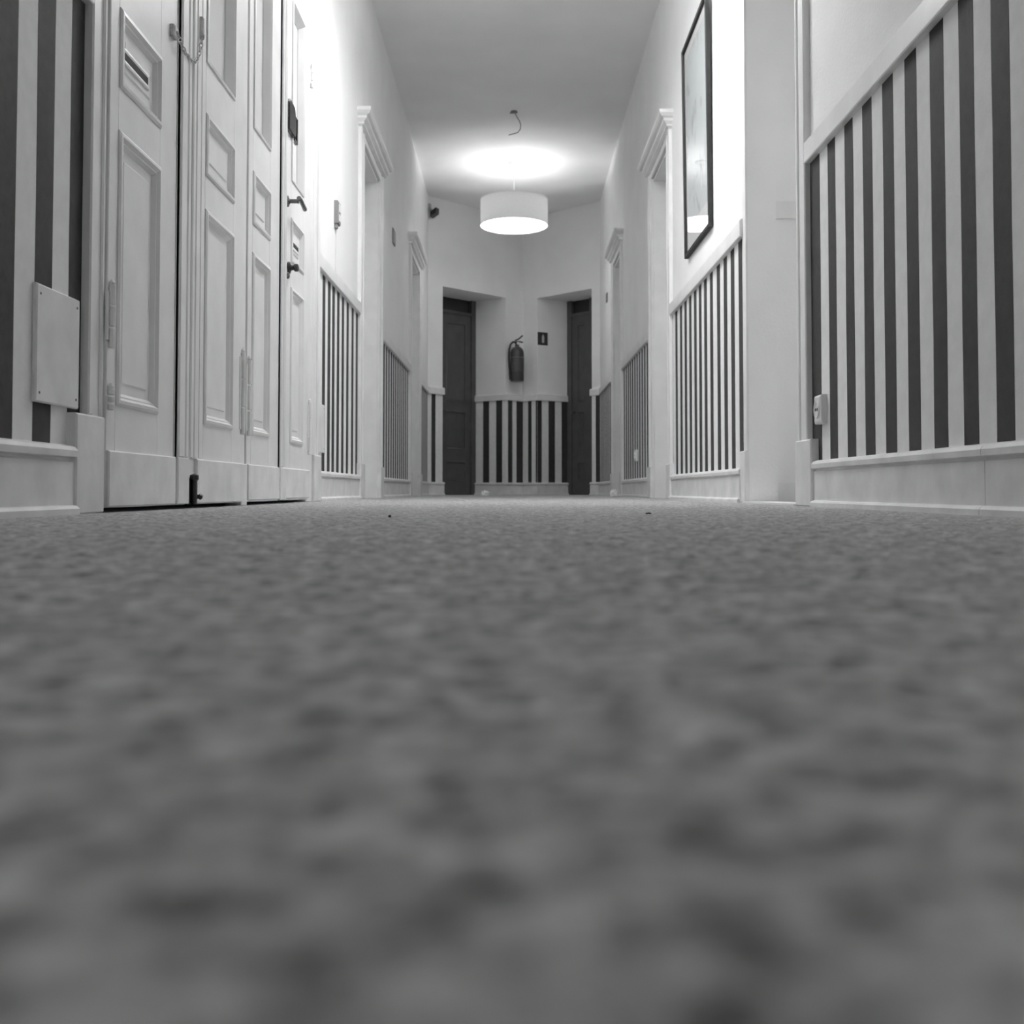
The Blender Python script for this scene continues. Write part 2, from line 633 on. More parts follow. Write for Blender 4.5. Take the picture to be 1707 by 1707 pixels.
for wl_, a, b, ds in ((wall_el, CL, PA, [(.0572, .1187)]),
                 (wall_pl, PB2, PB, [(0.0, 0.01), (.138, .233), (.342, .435)]),
                 (wall_pl, PB, PC, [(.04, .115), (.19, .305)]),
                 (wall_pr, PC, PD, [(.092, .152), (.226, .26)]),
                 (wall_pr, PD, PD2, [(0, .064), (.167, .266), (.369, .455)]),
                 (wall_er, PE, CR, [(.062, .129)])):
    fr, l = seg_frame(a, b)
    stripes(fr, wl_, 0, l, ds, jit=0.001)

# ------------------------------------------------------------------ chair rails and baseboards
RAIL = [(0, RAIL0), (0.021, RAIL0), (0.0235, RAIL0 + .004), (0.0235, RAIL1 - .012), (0.017, RAIL1 - .004), (0.010, RAIL1), (0, RAIL1)]
BASE = [(0, -0.004), (0.034, -0.004), (0.034, 0.013), (0.028, 0.019), (0.020, 0.021), (0.020, 0.117), (0.013, 0.120), (0.013, 0.125),
        (0.028, 0.128), (0.029, 0.142), (0.022, 0.151), (0.010, 0.155), (0, 0.155)]


def lpath(a, b):      # left wall: room is +x, path runs so that its left normal is +x
    return [(XL, b), (XL, a)]


def rpath(a, b):
    return [(XR, a), (XR, b)]


TR = [1]


def trim(path, prof, label, base=False):
    TR[0] += 1
    nm = 'trim_%d' % TR[0]
    o = MB().sweep(path, prof).build(nm, M['wood2'] if base else M['wood'])
    tag(o, label, kind='structure')


def baseb(path, side, label):
    o = MB().sweep(path, BASE).build('baseboard_' + side, M['wood2'])
    tag(o, label, kind='structure')


trim(lpath(-7.5, 2.409), RAIL, 'white chair rail above the stripes beside the nearest left door')
trim(lpath(5.268, 6.74), RAIL, 'white chair rail above the stripes between the left double doors and first doorway')
trim(lpath(7.84, 9.98), RAIL, 'white chair rail above the stripes between the two left doorways')
trim([PA[0:2] and (PA[0] + .012, PA[1] + .012), CL, (XL, 11.12)], RAIL, 'white chair rail wrapping the far left corner beside the dark recess')
trim(rpath(-7.5, 3.604), RAIL, 'white chair rail above the broad stripes on the nearest right wall')
trim(rpath(4.644, 6.80), RAIL, 'white chair rail running under the framed picture')
trim(rpath(7.82, 9.83), RAIL, 'white chair rail between the two right doorways')
trim([(XR, 10.79), CR, (PE[0] - .012, PE[1] + .012)], RAIL, 'white chair rail wrapping the far right corner beside the dark recess')


def ext(a, b, d):
    l = math.hypot(b[0] - a[0], b[1] - a[1])
    return (a[0] + (a[0] - b[0]) / l * d, a[1] + (a[1] - b[1]) / l * d)


trim([ext(PD2, PD, .02), PD, PC, PB, ext(PB2, PB, .02)], RAIL, 'white chair rail wrapping the central pier under the fire extinguisher')

baseb(lpath(-7.5, 2.340), 'left', 'white moulded baseboard on the nearest left wall')
baseb(lpath(5.296, 6.72), 'left_middle', 'white baseboard under the stripes before the first left doorway')
baseb(lpath(7.86, 9.96), 'left_far', 'white baseboard between the two left doorways')
baseb([(PA[0] + .012, PA[1] + .012), CL, (XL, 11.16)], 'left_corner', 'white baseboard wrapping the far left corner')
baseb(rpath(-7.5, 2.249), 'right', 'white moulded baseboard on the nearest right wall')
baseb(rpath(2.252, 3.534), 'right_joint', 'white baseboard length between a board joint and the side passage')
baseb(rpath(4.68, 6.78), 'right_middle', 'white baseboard under the stripes below the framed picture')
baseb(rpath(7.84, 9.81), 'right_far', 'white baseboard between the two right doorways')
baseb([(XR, 10.82), CR, (PE[0] - .012, PE[1] + .012)], 'right_corner', 'white baseboard wrapping the far right corner')
baseb([ext(PD2, PD, .02), PD, PC, PB, ext(PB2, PB, .02)], 'pier', 'white baseboard wrapping the central pier at the corridor end')


# ------------------------------------------------------------------ door surrounds
def casing_leg(m, fr, u0, u1, z0, z1, inner):
    """moulded upright; inner = +1 when the opening lies at u1"""
    w_ = u1 - u0
    m.box(fr, u0 + .002, u1 - .002, 0, 0.013, z0 + .001, z1 - .001)
    a, b, c, d, e, f = (0, .28, .36, .46, .82, 1)
    if inner < 0:
        a, b, c, d, e, f = (.72, 1, .54, .64, 0, .18)
    m.box(fr, u0 + a * w_, u0 + b * w_, 0, 0.024, z0, z1, .004)
    m.box(fr, u0 + c * w_, u0 + d * w_, 0, 0.017, z0, z1, .003)
    m.box(fr, u0 + e * w_, u0 + f * w_, 0, 0.019, z0, z1, .004)


PL_H = 0.228


def surround(fr, par, a, b, wa, wb, head, cornice=True, sides=(1, 1), plinth_out=0.025):
    top = head + 0.07
    if sides[0]:
        m = MB()
        casing_leg(m, fr, a - wa, a, PL_H, top, 1)
        m.build('casing', M['wood'], par)
        MB().box(fr, a - wa - plinth_out, a - .004, 0, 0.031, 0, PL_H, .004).build('plinth_block', M['wood2'], par)
    if sides[1]:
        m = MB()
        casing_leg(m, fr, b, b + wb, PL_H, top, -1)
        m.build('casing', M['wood'], par)
        MB().box(fr, b + .004, b + wb + plinth_out, 0, 0.031, 0, PL_H, .004).build('plinth_block', M['wood2'], par)
    m = MB()
    m.box(fr, a, b, 0, 0.014, head + .002, top)
    m.box(fr, a, b, 0, 0.019, head, head + .03, .004)
    m.build('head_casing', M['wood'], par)
    if cornice:
        prof = [(0.020, top - .012), (0.038, top), (0.038, top + .012), (0.056, top + .030), (0.060, top + .046), (0.076, top + .056),
                (0.088, top + .072), (0.090, top + .092), (0.086, top + .096)]
        vs, fs = [], []
        A, B = a - wa, b + wb
        for n, z in prof:
            k = n - .020
            vs += [fr.p(A - k, 0, z), fr.p(A - k, n, z), fr.p(B + k, n, z), fr.p(B + k, 0, z)]
        for i in range(len(prof) - 1):
            for j in range(3):
                fs.append((4 * i + j, 4 * i + j + 1, 4 * i + 5 + j, 4 * i + 4 + j))
        t = 4 * (len(prof) - 1)
        fs += [(0, 1, 2, 3), (t, t + 1, t + 2, t + 3)]
        MB().add(vs, fs).build('cornice', M['wood'], par)


PANEL = [(0, -.002), (0, .003), (.006, .007), (.014, .008), (.021, -.001), (.025, -.001), (.034, -.012), (.058, -.012), (.062, -.008)]


def recessed_leaf(fr, par, a, b, head, n):
    m = MB()
    st = 0.11
    m.box(fr, a, a + st, n - .04, n, .008, head)
    m.box(fr, b - st, b, n - .04, n, .008, head)
    for z0, z1 in ((.008, .26), (1.0, 1.12), (head - .12, head)):
        m.box(fr, a + st, b - st, n - .04, n, z0, z1)
    lf = m.build('leaf', M['wood'], par)
    for z0, z1 in ((.26, 1.0), (1.12, head - .12)):
        MB().rings(fr, a + st, b - st, z0, z1, [(t, q + n) for t, q in PANEL]).build('panel', M['wood'], lf)
    MB().lathe(fr.p(b - .05, n, 1.06), (fr.nd[0], fr.nd[1], 0), [(.022, 0), (.022, .008), (.009, .012), (.009, .04), (.024, .05), (.024, .062), (.012, .07)], 16).build('knob', M['handle'], lf, smooth=True)
    lin = MB()
    lin.box(fr, a, a + .012, n, 0.001, 0, head)
    lin.box(fr, b - .012, b, n, 0.001, 0, head)
    lin.box(fr, a, b, n, 0.001, head - .012, head)
    lin.build('jamb_lining', M['wood'], par)


def doorway(i, fr, a, b, wa, wb, label):
    mid = fr.p((a + b) / 2, 0, 0)
    r_ = root('door_%d' % i, mid, label, kind='structure')
    surround(fr, r_, a, b, wa, wb, HEAD)
    recessed_leaf(fr, r_, a + .014, b - .014, HEAD - .014, -0.20)


doorway(3, FL, D3[0], D3[1], 0.17, 0.16, 'white doorway with cornice on the left, nearer of two, deep reveal')
doorway(4, FL, D4[0], D4[1], 0.17, 0.17, 'white doorway with cornice on the left, farther one near the lamp')
doorway(6, FR, D6[0], D6[1], 0.15, 0.17, 'white doorway with cornice on the right just past the framed picture')
doorway(7, FR, D7[0], D7[1], 0.15, 0.17, 'white doorway with cornice on the right, farthest one near the lamp')

# side passage surround (upright on the near side only)
r5 = root('door_5', FR.p(4.07, 0, 0), 'white casing framing the narrow side passage on the right wall', kind='structure')
surround(FR, r5, PASS[0], PASS[1], 0.128, 0.05, 2.5, cornice=False, sides=(1, 0), plinth_out=0.07)
MB().box(FR, 4.586, 4.645, 0, 0.009, PL_H, 2.57).build('corner_bead', M['wood'], r5)
MB().box(FR, 4.586, 4.69, 0, 0.020, 0, PL_H, .004).build('plinth_block', M['wood2'], r5)


# ------------------------------------------------------------------ the two painted double doors on the left
NF = 0.024


def hinge(fr, par, u, z0, z1, wdt=.03, mat='wood2', name='hinge', n=NF):
    m = MB()
    m.box(fr, u - wdt, u + wdt, n - .002, n + .003, z0 + .02, z1 - .02)
    L_ = z1 - z0
    for k in range(3):
        a = z0 + L_ * k / 3
        m.lathe(fr.p(u, n + .006, a + .002), 'z', [(.006, 0), (.009, .002), (.009, L_ / 3 - .006), (.006, L_ / 3 - .004)], 10)
    m.lathe(fr.p(u, n + .006, z1 - .002), 'z', [(.006, 0), (.008, .006), (.003, .014)], 10)
    return m.build(name, M[mat], par)


def leaf(par, u0, u1, p0, p1, label=None):
    """stile-and-rail leaf: two raised panels below, whitened glazing above, kick board"""
    fr = FL
    m = MB()
    nb = NF - .046
    m.box(fr, u0, p0, nb, NF, .012, 2.36, .002)
    m.box(fr, p1, u1, nb, NF, .012, 2.36, .002)
    for z0, z1 in ((.012, .262), (.945, 1.052), (1.252, 1.415), (2.225, 2.36)):
        m.box(fr, p0, p1, nb, NF, z0, z1)
    lf = m.build('leaf', M['wood'], par)
    for z0, z1 in ((.262, .945), (1.052, 1.252)):
        MB().rings(fr, p0, p1, z0, z1, [(t, q + NF) for t, q in PANEL]).build('panel', M['wood'], lf)
    # glazing bead and the whitened pane
    MB().rings(fr, p0, p1, 1.415, 2.225, [(0, NF - .002), (0, NF + .005), (.008, NF + .007), (.014, NF), (.030, NF - .024), (.030, NF - .032)], close=False).build('glazing_bead', M['wood'], lf)
    MB().box(fr, p0 + .028, p1 - .028, NF - .032, NF - .028, 1.443, 2.197).build('glass_pane', M['doorglass'], lf)
    return lf


def flutes(m, u0, u1, z0, z1, n=NF):
    w_ = u1 - u0
    m.box(FL, u0, u1, n - .02, n + .006, z0, z1)
    for a, b, q in ((0, .22, .013), (.30, .40, .010), (.46, .56, .012), (.64, .74, .009), (.84, 1, .008)):
        m.box(FL, u0 + a * w_, u0 + b * w_, n, n + q, z0, z1, .004)


def letter_slot(par, u0, u1, z, name='letter_slot'):
    MB().rings(FL, u0 - .012, u1 + .012, z - .020, z + .020, [(0, NF - .008), (0, NF - .003), (.004, NF - .002), (.010, NF - .003), (.010, NF - .006)], close=False).build('slot_plate', M['wood'], par)
    o = MB().box(FL, u0, u1, NF - .007, NF - .0035, z - .010, z + .010).build(name, M['blackglass'], par)
    tag(o, 'black letter slot in the door panel')


# --- nearer double door
d1 = root('door_1', FL.p(3.12, 0, 0), 'white double door with letter slot and chain, nearest on the left', kind='structure')
m = MB()
casing_leg(m, FL, 2.407, 2.505, PL_H, 2.75, 1)
m.build('casing', M['wood'], d1)
MB().box(FL, 2.338, 2.500, 0, 0.026, 0, PL_H, .004).build('plinth_block', M['wood2'], d1)
lA = leaf(d1, 2.508, 3.008, 2.565, 2.868)
MB().box(FL, 2.510, 3.006, NF - .002, NF + .009, .014, .150, .003).build('kick_board', M['wood2'], lA)
letter_slot(lA, 2.602, 2.776, 1.148)
hinge(FL, lA, 2.522, .395, .552, .022)
hinge(FL, lA, 2.522, .245, .300, .016, name='hinge_plate')
lB = leaf(d1, 3.017, 3.745, 3.293, 3.627)
m = MB()
flutes(m, 3.020, 3.262, .150, 2.36)
m.build('meeting_stile', M['wood'], lB)
MB().box(FL, 3.020, 3.122, NF - .002, NF + .012, .014, .150, .003).build('kick_board', M['wood2'], lB)
MB().box(FL, 3.206, 3.743, NF - .002, NF + .011, .014, .150, .003).build('kick_board', M['wood2'], lB)
m = MB()
m.box(FL, 3.124, 3.204, NF - .002, NF + .006, .012, .092, .003)
m.lathe(FL.p(3.164, NF + .014, .012), 'z', [(.009, 0), (.009, .07), (.013, .075), (.013, .088), (.004, .092)], 12)
m.lathe(FL.p(3.185, NF + .004, .035), 'x', [(.007, 0), (.007, .018), (.010, .022), (.006, .028)], 10)
tag(m.build('floor_bolt', M['black'], lB), 'black floor bolt at the foot of the door')
# security chain across the gap
key = [(2.957, 1.362), (2.985, 1.345), (3.03, 1.334), (3.08, 1.334), (3.125, 1.346), (3.158, 1.375), (3.180, 1.415), (3.198, 1.462)]
kx = np.array(key)
cum = np.concatenate([[0], np.cumsum(np.hypot(np.diff(kx[:, 0]), np.diff(kx[:, 1])))])
pts = [(float(np.interp(t, cum, kx[:, 0])), float(np.interp(t, cum, kx[:, 1]))) for t in np.linspace(0, cum[-1], 19)]
m = MB()
for i in range(len(pts) - 1):
    (ua, za), (ub, zb) = pts[i], pts[i + 1]
    cu, cz = (ua + ub) / 2, (za + zb) / 2
    l = math.hypot(ub - ua, zb - za)
    du, dz = (ub - ua) / l, (zb - za) / l
    ring = []
    for k in range(10):
        a = 2 * math.pi * k / 10
        q1, q2 = math.cos(a) * l * .68, math.sin(a) * .0055
        if i % 2:
            ring.append(FL.p(cu + du * q1, NF + .016 + q2, cz + dz * q1))
        else:
            ring.append(FL.p(cu + du * q1 - dz * q2, NF + .016, cz + dz * q1 + du * q2))
    m.tube(ring, .0019, 6, closed=True)
m.box(FL, 2.940, 2.972, NF - .002, NF + .014, 1.345, 1.380, .004)
m.box(FL, 3.190, 3.210, NF + .002, NF + .020, 1.450, 1.515, .004)
tag(m.build('door_chain', M['chain'], lA, smooth=False), 'painted metal security chain hanging across the gap')
MB().box(FL, 3.750, 3.822, -.03, NF - .004, 0, 2.75, .003).build('centre_post', M['wood'], d1)
MB().box(FL, 3.748, 3.824, -.03, NF + .006, 0, .150, .003).build('plinth_block', M['wood2'], d1)
hinge(FL, lB, 3.752, .252, .552, .026)
MB().box(FL, 2.475, 3.75, -.03, NF - .004, 2.364, 2.75, .003).build('transom_board', M['wood'], d1)

# --- farther double door
d2 = root('door_2', FL.p(4.4, 0, 0), 'white double door with black lock box and lever handle, second on the left', kind='structure')
lC = leaf(d2, 3.832, 4.345, 3.895, 4.172)
MB().box(FL, 3.834, 4.343, NF - .002, NF + .009, .018, .150, .003).build('kick_board', M['wood2'], lC)
hinge(FL, lC, 3.842, .252, .535, .026)
m = MB()
flutes(m, 4.346, 4.456, .150, 2.36)
m.build('meeting_stile', M['wood'], lC)
MB().box(FL, 4.347, 4.457, NF - .002, NF + .012, .014, .150, .003).build('kick_board', M['wood2'], lC)
lD = leaf(d2, 4.459, 4.974, 4.568, 4.838)
MB().box(FL, 4.462, 4.972, NF - .002, NF + .009, .020, .150, .003).build('kick_board', M['wood2'], lD)
letter_slot(lD, 4.590, 4.745, 1.146)
hinge(FL, lD, 4.985, .223, .479, .03)
hinge(FL, lD, 4.985, 1.985, 2.095, .03)
# black rim lock high on the stile
m = MB()
vs = []
lk_out = [(4.450, 1.605), (4.575, 1.605), (4.590, 1.625), (4.590, 1.690), (4.560, 1.735), (4.470, 1.742), (4.450, 1.725)]
k = len(lk_out)
for n_, q in ((NF - .002, 0), (NF + .013, 0), (NF + .017, .006)):
    for u, z in lk_out:
        vs.append(FL.p(u + (4.52 - u) * q * 9, n_, z + (1.67 - z) * q * 9))
fs = [tuple(range(2 * k, 3 * k))]
for L0 in (0, k):
    fs += [(L0 + i, L0 + (i + 1) % k, L0 + k + (i + 1) % k, L0 + k + i) for i in range(k)]
m.add(vs, fs)
m.box(FL, 4.632, 4.650, NF - .002, NF + .012, 1.600, 1.712, .002)
m.box(FL, 4.585, 4.650, NF - .002, NF + .011, 1.598, 1.609, .002)
m.box(FL, 4.585, 4.650, NF - .002, NF + .011, 1.703, 1.714, .002)
lk = m.build('lock_box', M['blackglass'], lD)
tag(lk, 'glossy black rim lock on the stile')
# lever handle
m = MB()
m.lathe(FL.p(4.485, NF, 1.300), 'x', [(.024, 0), (.024, .006), (.013, .010), (.009, .014), (.009, .046), (.012, .050)], 18)
m.tube([FL.p(4.478, NF + .052, 1.312), FL.p(4.50, NF + .056, 1.308), FL.p(4.55, NF + .056, 1.300), FL.p(4.60, NF + .054, 1.296), FL.p(4.615, NF + .050, 1.300)], [.010, .0095, .009, .010, .008], 12)
tag(m.build('door_handle', M['handle'], lD, smooth=True), 'tarnished dark lever handle')
m = MB()
m.lathe(FL.p(4.515, NF, 1.018), 'x', [(.026, 0), (.026, .008), (.012, .014), (.011, .024), (.017, .030), (.017, .042), (.010, .046)], 16)
tag(m.build('lock_knob', M['black'], lD, smooth=True), 'small black lock knob')
MB().lathe(FL.p(4.470, NF, .975), 'x', [(.014, 0), (.014, .012), (.008, .016)], 12).build('lock_escutcheon', M['handle'], lD, smooth=True)
MB().box(FL, 4.980, 5.118, -.03, NF - .008, 0, 2.75, .003).build('jamb', M['wood'], d2)
m = MB()
casing_leg(m, FL, 5.120, 5.270, PL_H, 2.75, -1)
m.build('casing', M['wood'], d2)
MB().box(FL, 5.124, 5.300, 0, 0.031, 0, PL_H, .004).build('plinth_block', M['wood2'], d2)
MB().box(FL, 3.824, 4.98, -.03, NF - .004, 2.364, 2.75, .003).build('transom_board', M['wood'], d2)


# ------------------------------------------------------------------ dark doors in the end recesses
def end_door(i, a, b, label):
    fr, l = seg_frame(a, b)
    r_ = root('door_%d' % i, ((a[0] + b[0]) / 2, (a[1] + b[1]) / 2, 0), label, kind='structure')
    n = 0.012
    m = MB()
    m.box(fr, 0, .075, -.05, n + .012, 0, ENDH)
    m.box(fr, l - .075, l, -.05, n + .012, 0, ENDH)
    m.box(fr, .075, l - .075, -.05, n + .012, 2.27, 2.31)
    m.build('door_frame', M['darkdoor'], r_)
    m = MB()
    s = .085
    c, e_ = .078, l - .078
    m.box(fr, c, c + s, -.03, n, .01, 2.268)
    m.box(fr, e_ - s, e_, -.03, n, .01, 2.268)
    for z0, z1 in ((.01, .18), (.42, .57), (1.05, 1.17), (2.16, 2.268)):
        m.box(fr, c + s, e_ - s, -.03, n, z0, z1)
    lf = m.build('leaf', M['darkdoor'], r_)
    for z0, z1 in ((.18, .42), (.57, 1.05), (1.17, 2.16)):
        MB().rings(fr, c + s, e_ - s, z0, z1, [(0, n), (.010, n + .004), (.02, n - .012), (.04, n - .012)]).build('panel', M['darkdoor'], lf)
    k = MB().lathe(fr.p(c + .04, n, 1.05), (fr.nd[0], fr.nd[1], 0), [(.02, 0), (.02, .006), (.008, .01), (.008, .035), (.02, .042), (.02, .052), (.01, .058)], 14)
    k.build('knob', M['handle'], lf, smooth=True)
    MB().box(fr, .075, l - .075, -.03, -.02, 2.31, ENDH).build('transom_pane', M['transom'], r_)


end_door(8, PA2, PB2, 'dark door deep in the recess left of the fire extinguisher')
end_door(9, PD2, PE2, 'dark door deep in the recess right of the fire extinguisher')


# ------------------------------------------------------------------ pendant lamps
def pendant(which, label, x=0.006):
    y = LAMPS[which][0]
    zb, zt, rad = 2.843, 3.124, 0.355
    r_ = root('pendant_lamp', (x, y, zb), label, 'lamp', 'white drum pendant lamps along the corridor ceiling')
    MB().lathe((x, y, HC), (0, 0, -1), [(.060, 0), (.060, .012), (.050, .020), (.018, .030), (.010, .045)], 32).build('canopy', M['white_plastic'], r_, smooth=True)
    MB().lathe((x, y, zt - .02), 'z', [(.006, 0), (.006, HC - zt - .02)], 12).build('rod', M['white_plastic'], r_, smooth=True)
    # thin fabric drum, open at the top
    sh = MB().lathe((x, y, zb + .004), 'z', [(rad, 0), (rad, .09), (rad, .18), (rad, zt - zb - .006)], 72, cap=False).build('shade', M['shade'], r_, smooth=True, recalc=False)
    for z in (zb + .004, zt - .004):
        ring = [(x + (rad + .001) * math.cos(a), y + (rad + .001) * math.sin(a), z) for a in np.linspace(0, 2 * math.pi, 72, endpoint=False)]
        MB().tube(ring, .0045, 8, closed=True).build('shade_ring', M['white_plastic'], r_, smooth=True)
    MB().lathe((x, y, zb + .003), 'z', [(rad - .008, 0), (rad - .006, .002), (rad - .006, .006)], 72).build('diffuser', M['diffuser_' + which], r_)
    # opaque white tray above the diffuser keeps its light going down
    MB().lathe((x, y, zb + .0105), 'z', [(rad - .008, 0), (rad - .008, .004)], 72).build('diffuser_tray', M['white_plastic'], r_)
    m = MB()
    for k in range(3):
        a = 2 * math.pi * k / 3 + .3
        m.tube([(x, y, zt - .02), (x + (rad - .004) * math.cos(a), y + (rad - .004) * math.sin(a), zt - .006)], .003, 6)
    m.build('spider', M['white_plastic'], r_)
    MB().lathe((x, y, zt - .02), (0, 0, -1), [(.02, 0), (.02, .06), (.016, .07)], 16).build('lamp_holder', M['white_plastic'], r_, smooth=True)
    MB().lathe((x, y, zt - .09), (0, 0, -1), [(.013, 0), (.018, .02), (.031, .05), (.033, .07), (.026, .092), (.010, .104)], 20).build('bulb', M['bulb_' + which], r_, smooth=True)
    return r_


pendant('far', 'white drum pendant lamp hanging in front of the far corner, lit')
pendant('near', 'white drum pendant lamp hanging out of view level with the framed picture')
pendant('behind', 'white drum pendant lamp hanging out of view behind the viewer')

# hook and dangling wire on the ceiling in front of the lamp
r_ = root('ceiling_hook', (0.006, 9.46, HC), 'small ceiling hook with a curled loose wire, in front of the lit pendant lamp', 'hook')
m = MB()
m.lathe((0.006, 9.46, HC), (0, 0, -1), [(.030, 0), (.030, .006), (.022, .012), (.008, .018)], 18)
m.tube([(-.03, 9.46, HC - .016), (.0, 9.45, HC - .018), (.035, 9.47, HC - .008)], .007, 8)
m.build('hook_plate', M['greyplastic'], r_, smooth=True)
m = MB()
m.tube([(.012, 9.46, HC - .012), (.030, 9.46, HC - .05), (.055, 9.46, HC - .09), (.066, 9.46, HC - .125), (.062, 9.46, HC - .165), (.040, 9.46, HC - .195), (.0, 9.46, HC - .208), (-.044, 9.46, HC - .219)], .0042, 8)
m.build('wire', M['greyplastic'], r_, smooth=True)  # grey colour stands in for the wire's shade against the lit ceiling

# ------------------------------------------------------------------ framed picture on the right wall
PY0, PY1, PZ0, PZ1 = 5.36, 6.13, 1.414, 2.645
pic = root('framed_picture', FR.p((PY0 + PY1) / 2, 0, PZ0), 'tall dark framed picture with pale print behind glass on the right wall', 'picture')


class FrT(Fr):     # leans out a little at the top
    def p(s, u, n, z):
        return Fr.p(s, u, n + .004 + .010 * (z - PZ0), z)


FP = FrT((XR, 0), (0, 1), (-1, 0))
bw = .022
for a, b, z0, z1 in ((PY0, PY0 + bw, PZ0, PZ1), (PY1 - bw, PY1, PZ0, PZ1), (PY0 + bw, PY1 - bw, PZ0, PZ0 + bw), (PY0 + bw, PY1 - bw, PZ1 - bw, PZ1)):
    MB().box(FP, a, b, 0, .022, z0, z1, .003).build('frame_bar', M['frame'], pic)
MB().box(FP, PY0 + .01, PY1 - .01, .002, .006, PZ0 + .01, PZ1 - .01).build('mat_board', M['mat'], pic)
MB().box(FP, PY0 + .055, PY1 - .055, .006, .0068, PZ0 + .16, PZ1 - .075).build('art_print', M['print'], pic)
MB().box(FP, PY0 + bw - .004, PY1 - bw + .004, .0095, .0115, PZ0 + bw - .004, PZ1 - bw + .004).build('picture_glass', M['glass'], pic)


# ------------------------------------------------------------------ wall fittings
def cover_plate(fr, u0, u1, z0, z1, n, label):
    r_ = root('cover_plate', fr.p((u0 + u1) / 2, 0, z0), label, 'cover plate')
    MB().box(fr, u0, u1, .0028, n, z0, z1, .003).build('plate', M['wood2'], r_)
    for u in (u0 + .016, u1 - .016):
        for z in (z0 + .02, z1 - .02):
            MB().lathe(fr.p(u, n - .001, z), (fr.nd[0], fr.nd[1], 0), [(.0032, 0), (.0032, .0014), (.0015, .0022)], 10).build('screw', M['handle'], r_)


cover_plate(FL, 2.165, 2.380, .238, .486, .012, 'white screwed cover plate on the stripes beside the nearest left door')
cover_plate(FL, 5.305, 5.480, .250, .500, .012, 'white cover plate low on the stripes just past the two left double doors')
# small returns over the casing
def socket(fr, u, z, label):
    r_ = root('power_socket', fr.p(u, 0, z), label, 'socket', 'white wall sockets low on the striped walls')
    h = .048
    vs, fs = [], []
    # rounded box body
    MB().rings(fr, u - .040, u + .040, z - h, z + h, [(0, .0027), (0, .016), (.003, .021), (.009, .024)]).build('housing', M['white_plastic'], r_)
    nd = (fr.nd[0], fr.nd[1], 0)
    MB().lathe(fr.p(u, .023, z), nd, [(.029, 0), (.029, .005), (.025, .006), (.0245, .0025)], 28).build('face', M['white_plastic'], r_, smooth=True)
    for s_ in (-1, 1):
        MB().lathe(fr.p(u + s_ * .0095, .0248, z), nd, [(.005, 0), (.005, .0020)], 12).build('socket_hole', M['hole'], r_)


socket(FR, 3.474, .322, 'white wall socket on the broad stripes beside the side passage plinth')
socket(FR, 8.70, .345, 'white wall socket on the stripes between the two right doorways')

# intercom
r_ = root('intercom', FL.p(5.85, 0, 1.52), 'small grey wall intercom above the chair rail past the left double doors', 'intercom')
MB().box(FL, 5.800, 5.885, 0, .024, 1.545, 1.672, .005).build('housing', M['greyplastic'], r_)
MB().box(FL, 5.822, 5.875, .022, .028, 1.612, 1.658, .002).build('screen', M['white_plastic'], r_)
MB().box(FL, 5.822, 5.875, .022, .028, 1.560, 1.600, .002).build('button_plate', M['white_plastic'], r_)
MB().box(FL, 5.808, 5.850, 0, .016, 1.520, 1.546, .005).build('cable_gland', M['greyplastic'], r_)
MB().tube([FL.p(5.855, .004, 1.548), FL.p(5.857, .003, 1.47), FL.p(5.855, .003, 1.38), FL.p(5.857, .003, RAIL1)], .0022, 6).build('cable', M['white_plastic'], r_)


def plaque(fr, u, z, wd, h, label):
    r_ = root('plaque', fr.p(u, 0, z - h / 2), label, 'plaque')
    MB().box(fr, u - wd / 2, u + wd / 2, 0, .010, z - h / 2, z + h / 2, .003).build('plate', M['plaque'], r_)
    MB().rings(fr, u - wd / 2, u + wd / 2, z - h / 2, z + h / 2, [(.004, .0095), (.005, .0125), (.010, .0125), (.011, .0095)], close=False).build('rim', M['handle'], r_)


plaque(FL, 8.66, 2.16, .15, .125, 'small dark plaque high on the grey wall between the left doorways')
plaque(FR, 11.45, 2.17, .10, .10, 'small grey plaque high on the far right wall past the last doorway')

# camera box on the far left slanted wall
fr, l = seg_frame(CL, PA)
cx, cy, cz = -.920, 12.20, 3.305
r_ = root('security_camera', (-.985, 12.215, 3.33), 'small black box camera on a bracket high in the far left corner', 'camera')
m = MB()
m.box(fr, .005, .040, 0, .012, 3.34, 3.42, .003)
m.tube([fr.p(.022, .010, 3.38), (-.965, 12.195, 3.36), (-.945, 12.195, 3.325)], .007, 8)
m.build('bracket', M['metal'], r_, smooth=True)
fc = Fr((cx, cy), (0.92, -0.39), (-0.39, -0.92))
vs = []
for z in (-.032, .032):
    for n_ in (-.03, .05):
        for u in (-.038, .038):
            q = fc.p(u, n_, cz + z + u * .55)
            vs.append(q)
m = MB().add(vs, [(0, 1, 3, 2), (4, 5, 7, 6), (0, 1, 5, 4), (2, 3, 7, 6), (0, 2, 6, 4), (1, 3, 7, 5)])
m.build('camera_body', M['black'], r_)
q = fc.p(0, .049, cz)
MB().lathe(q, (fc.nd[0], fc.nd[1], 0), [(.018, 0), (.018, .006), (.012, .007)], 16).build('lens', M['blackglass'], r_, smooth=True)

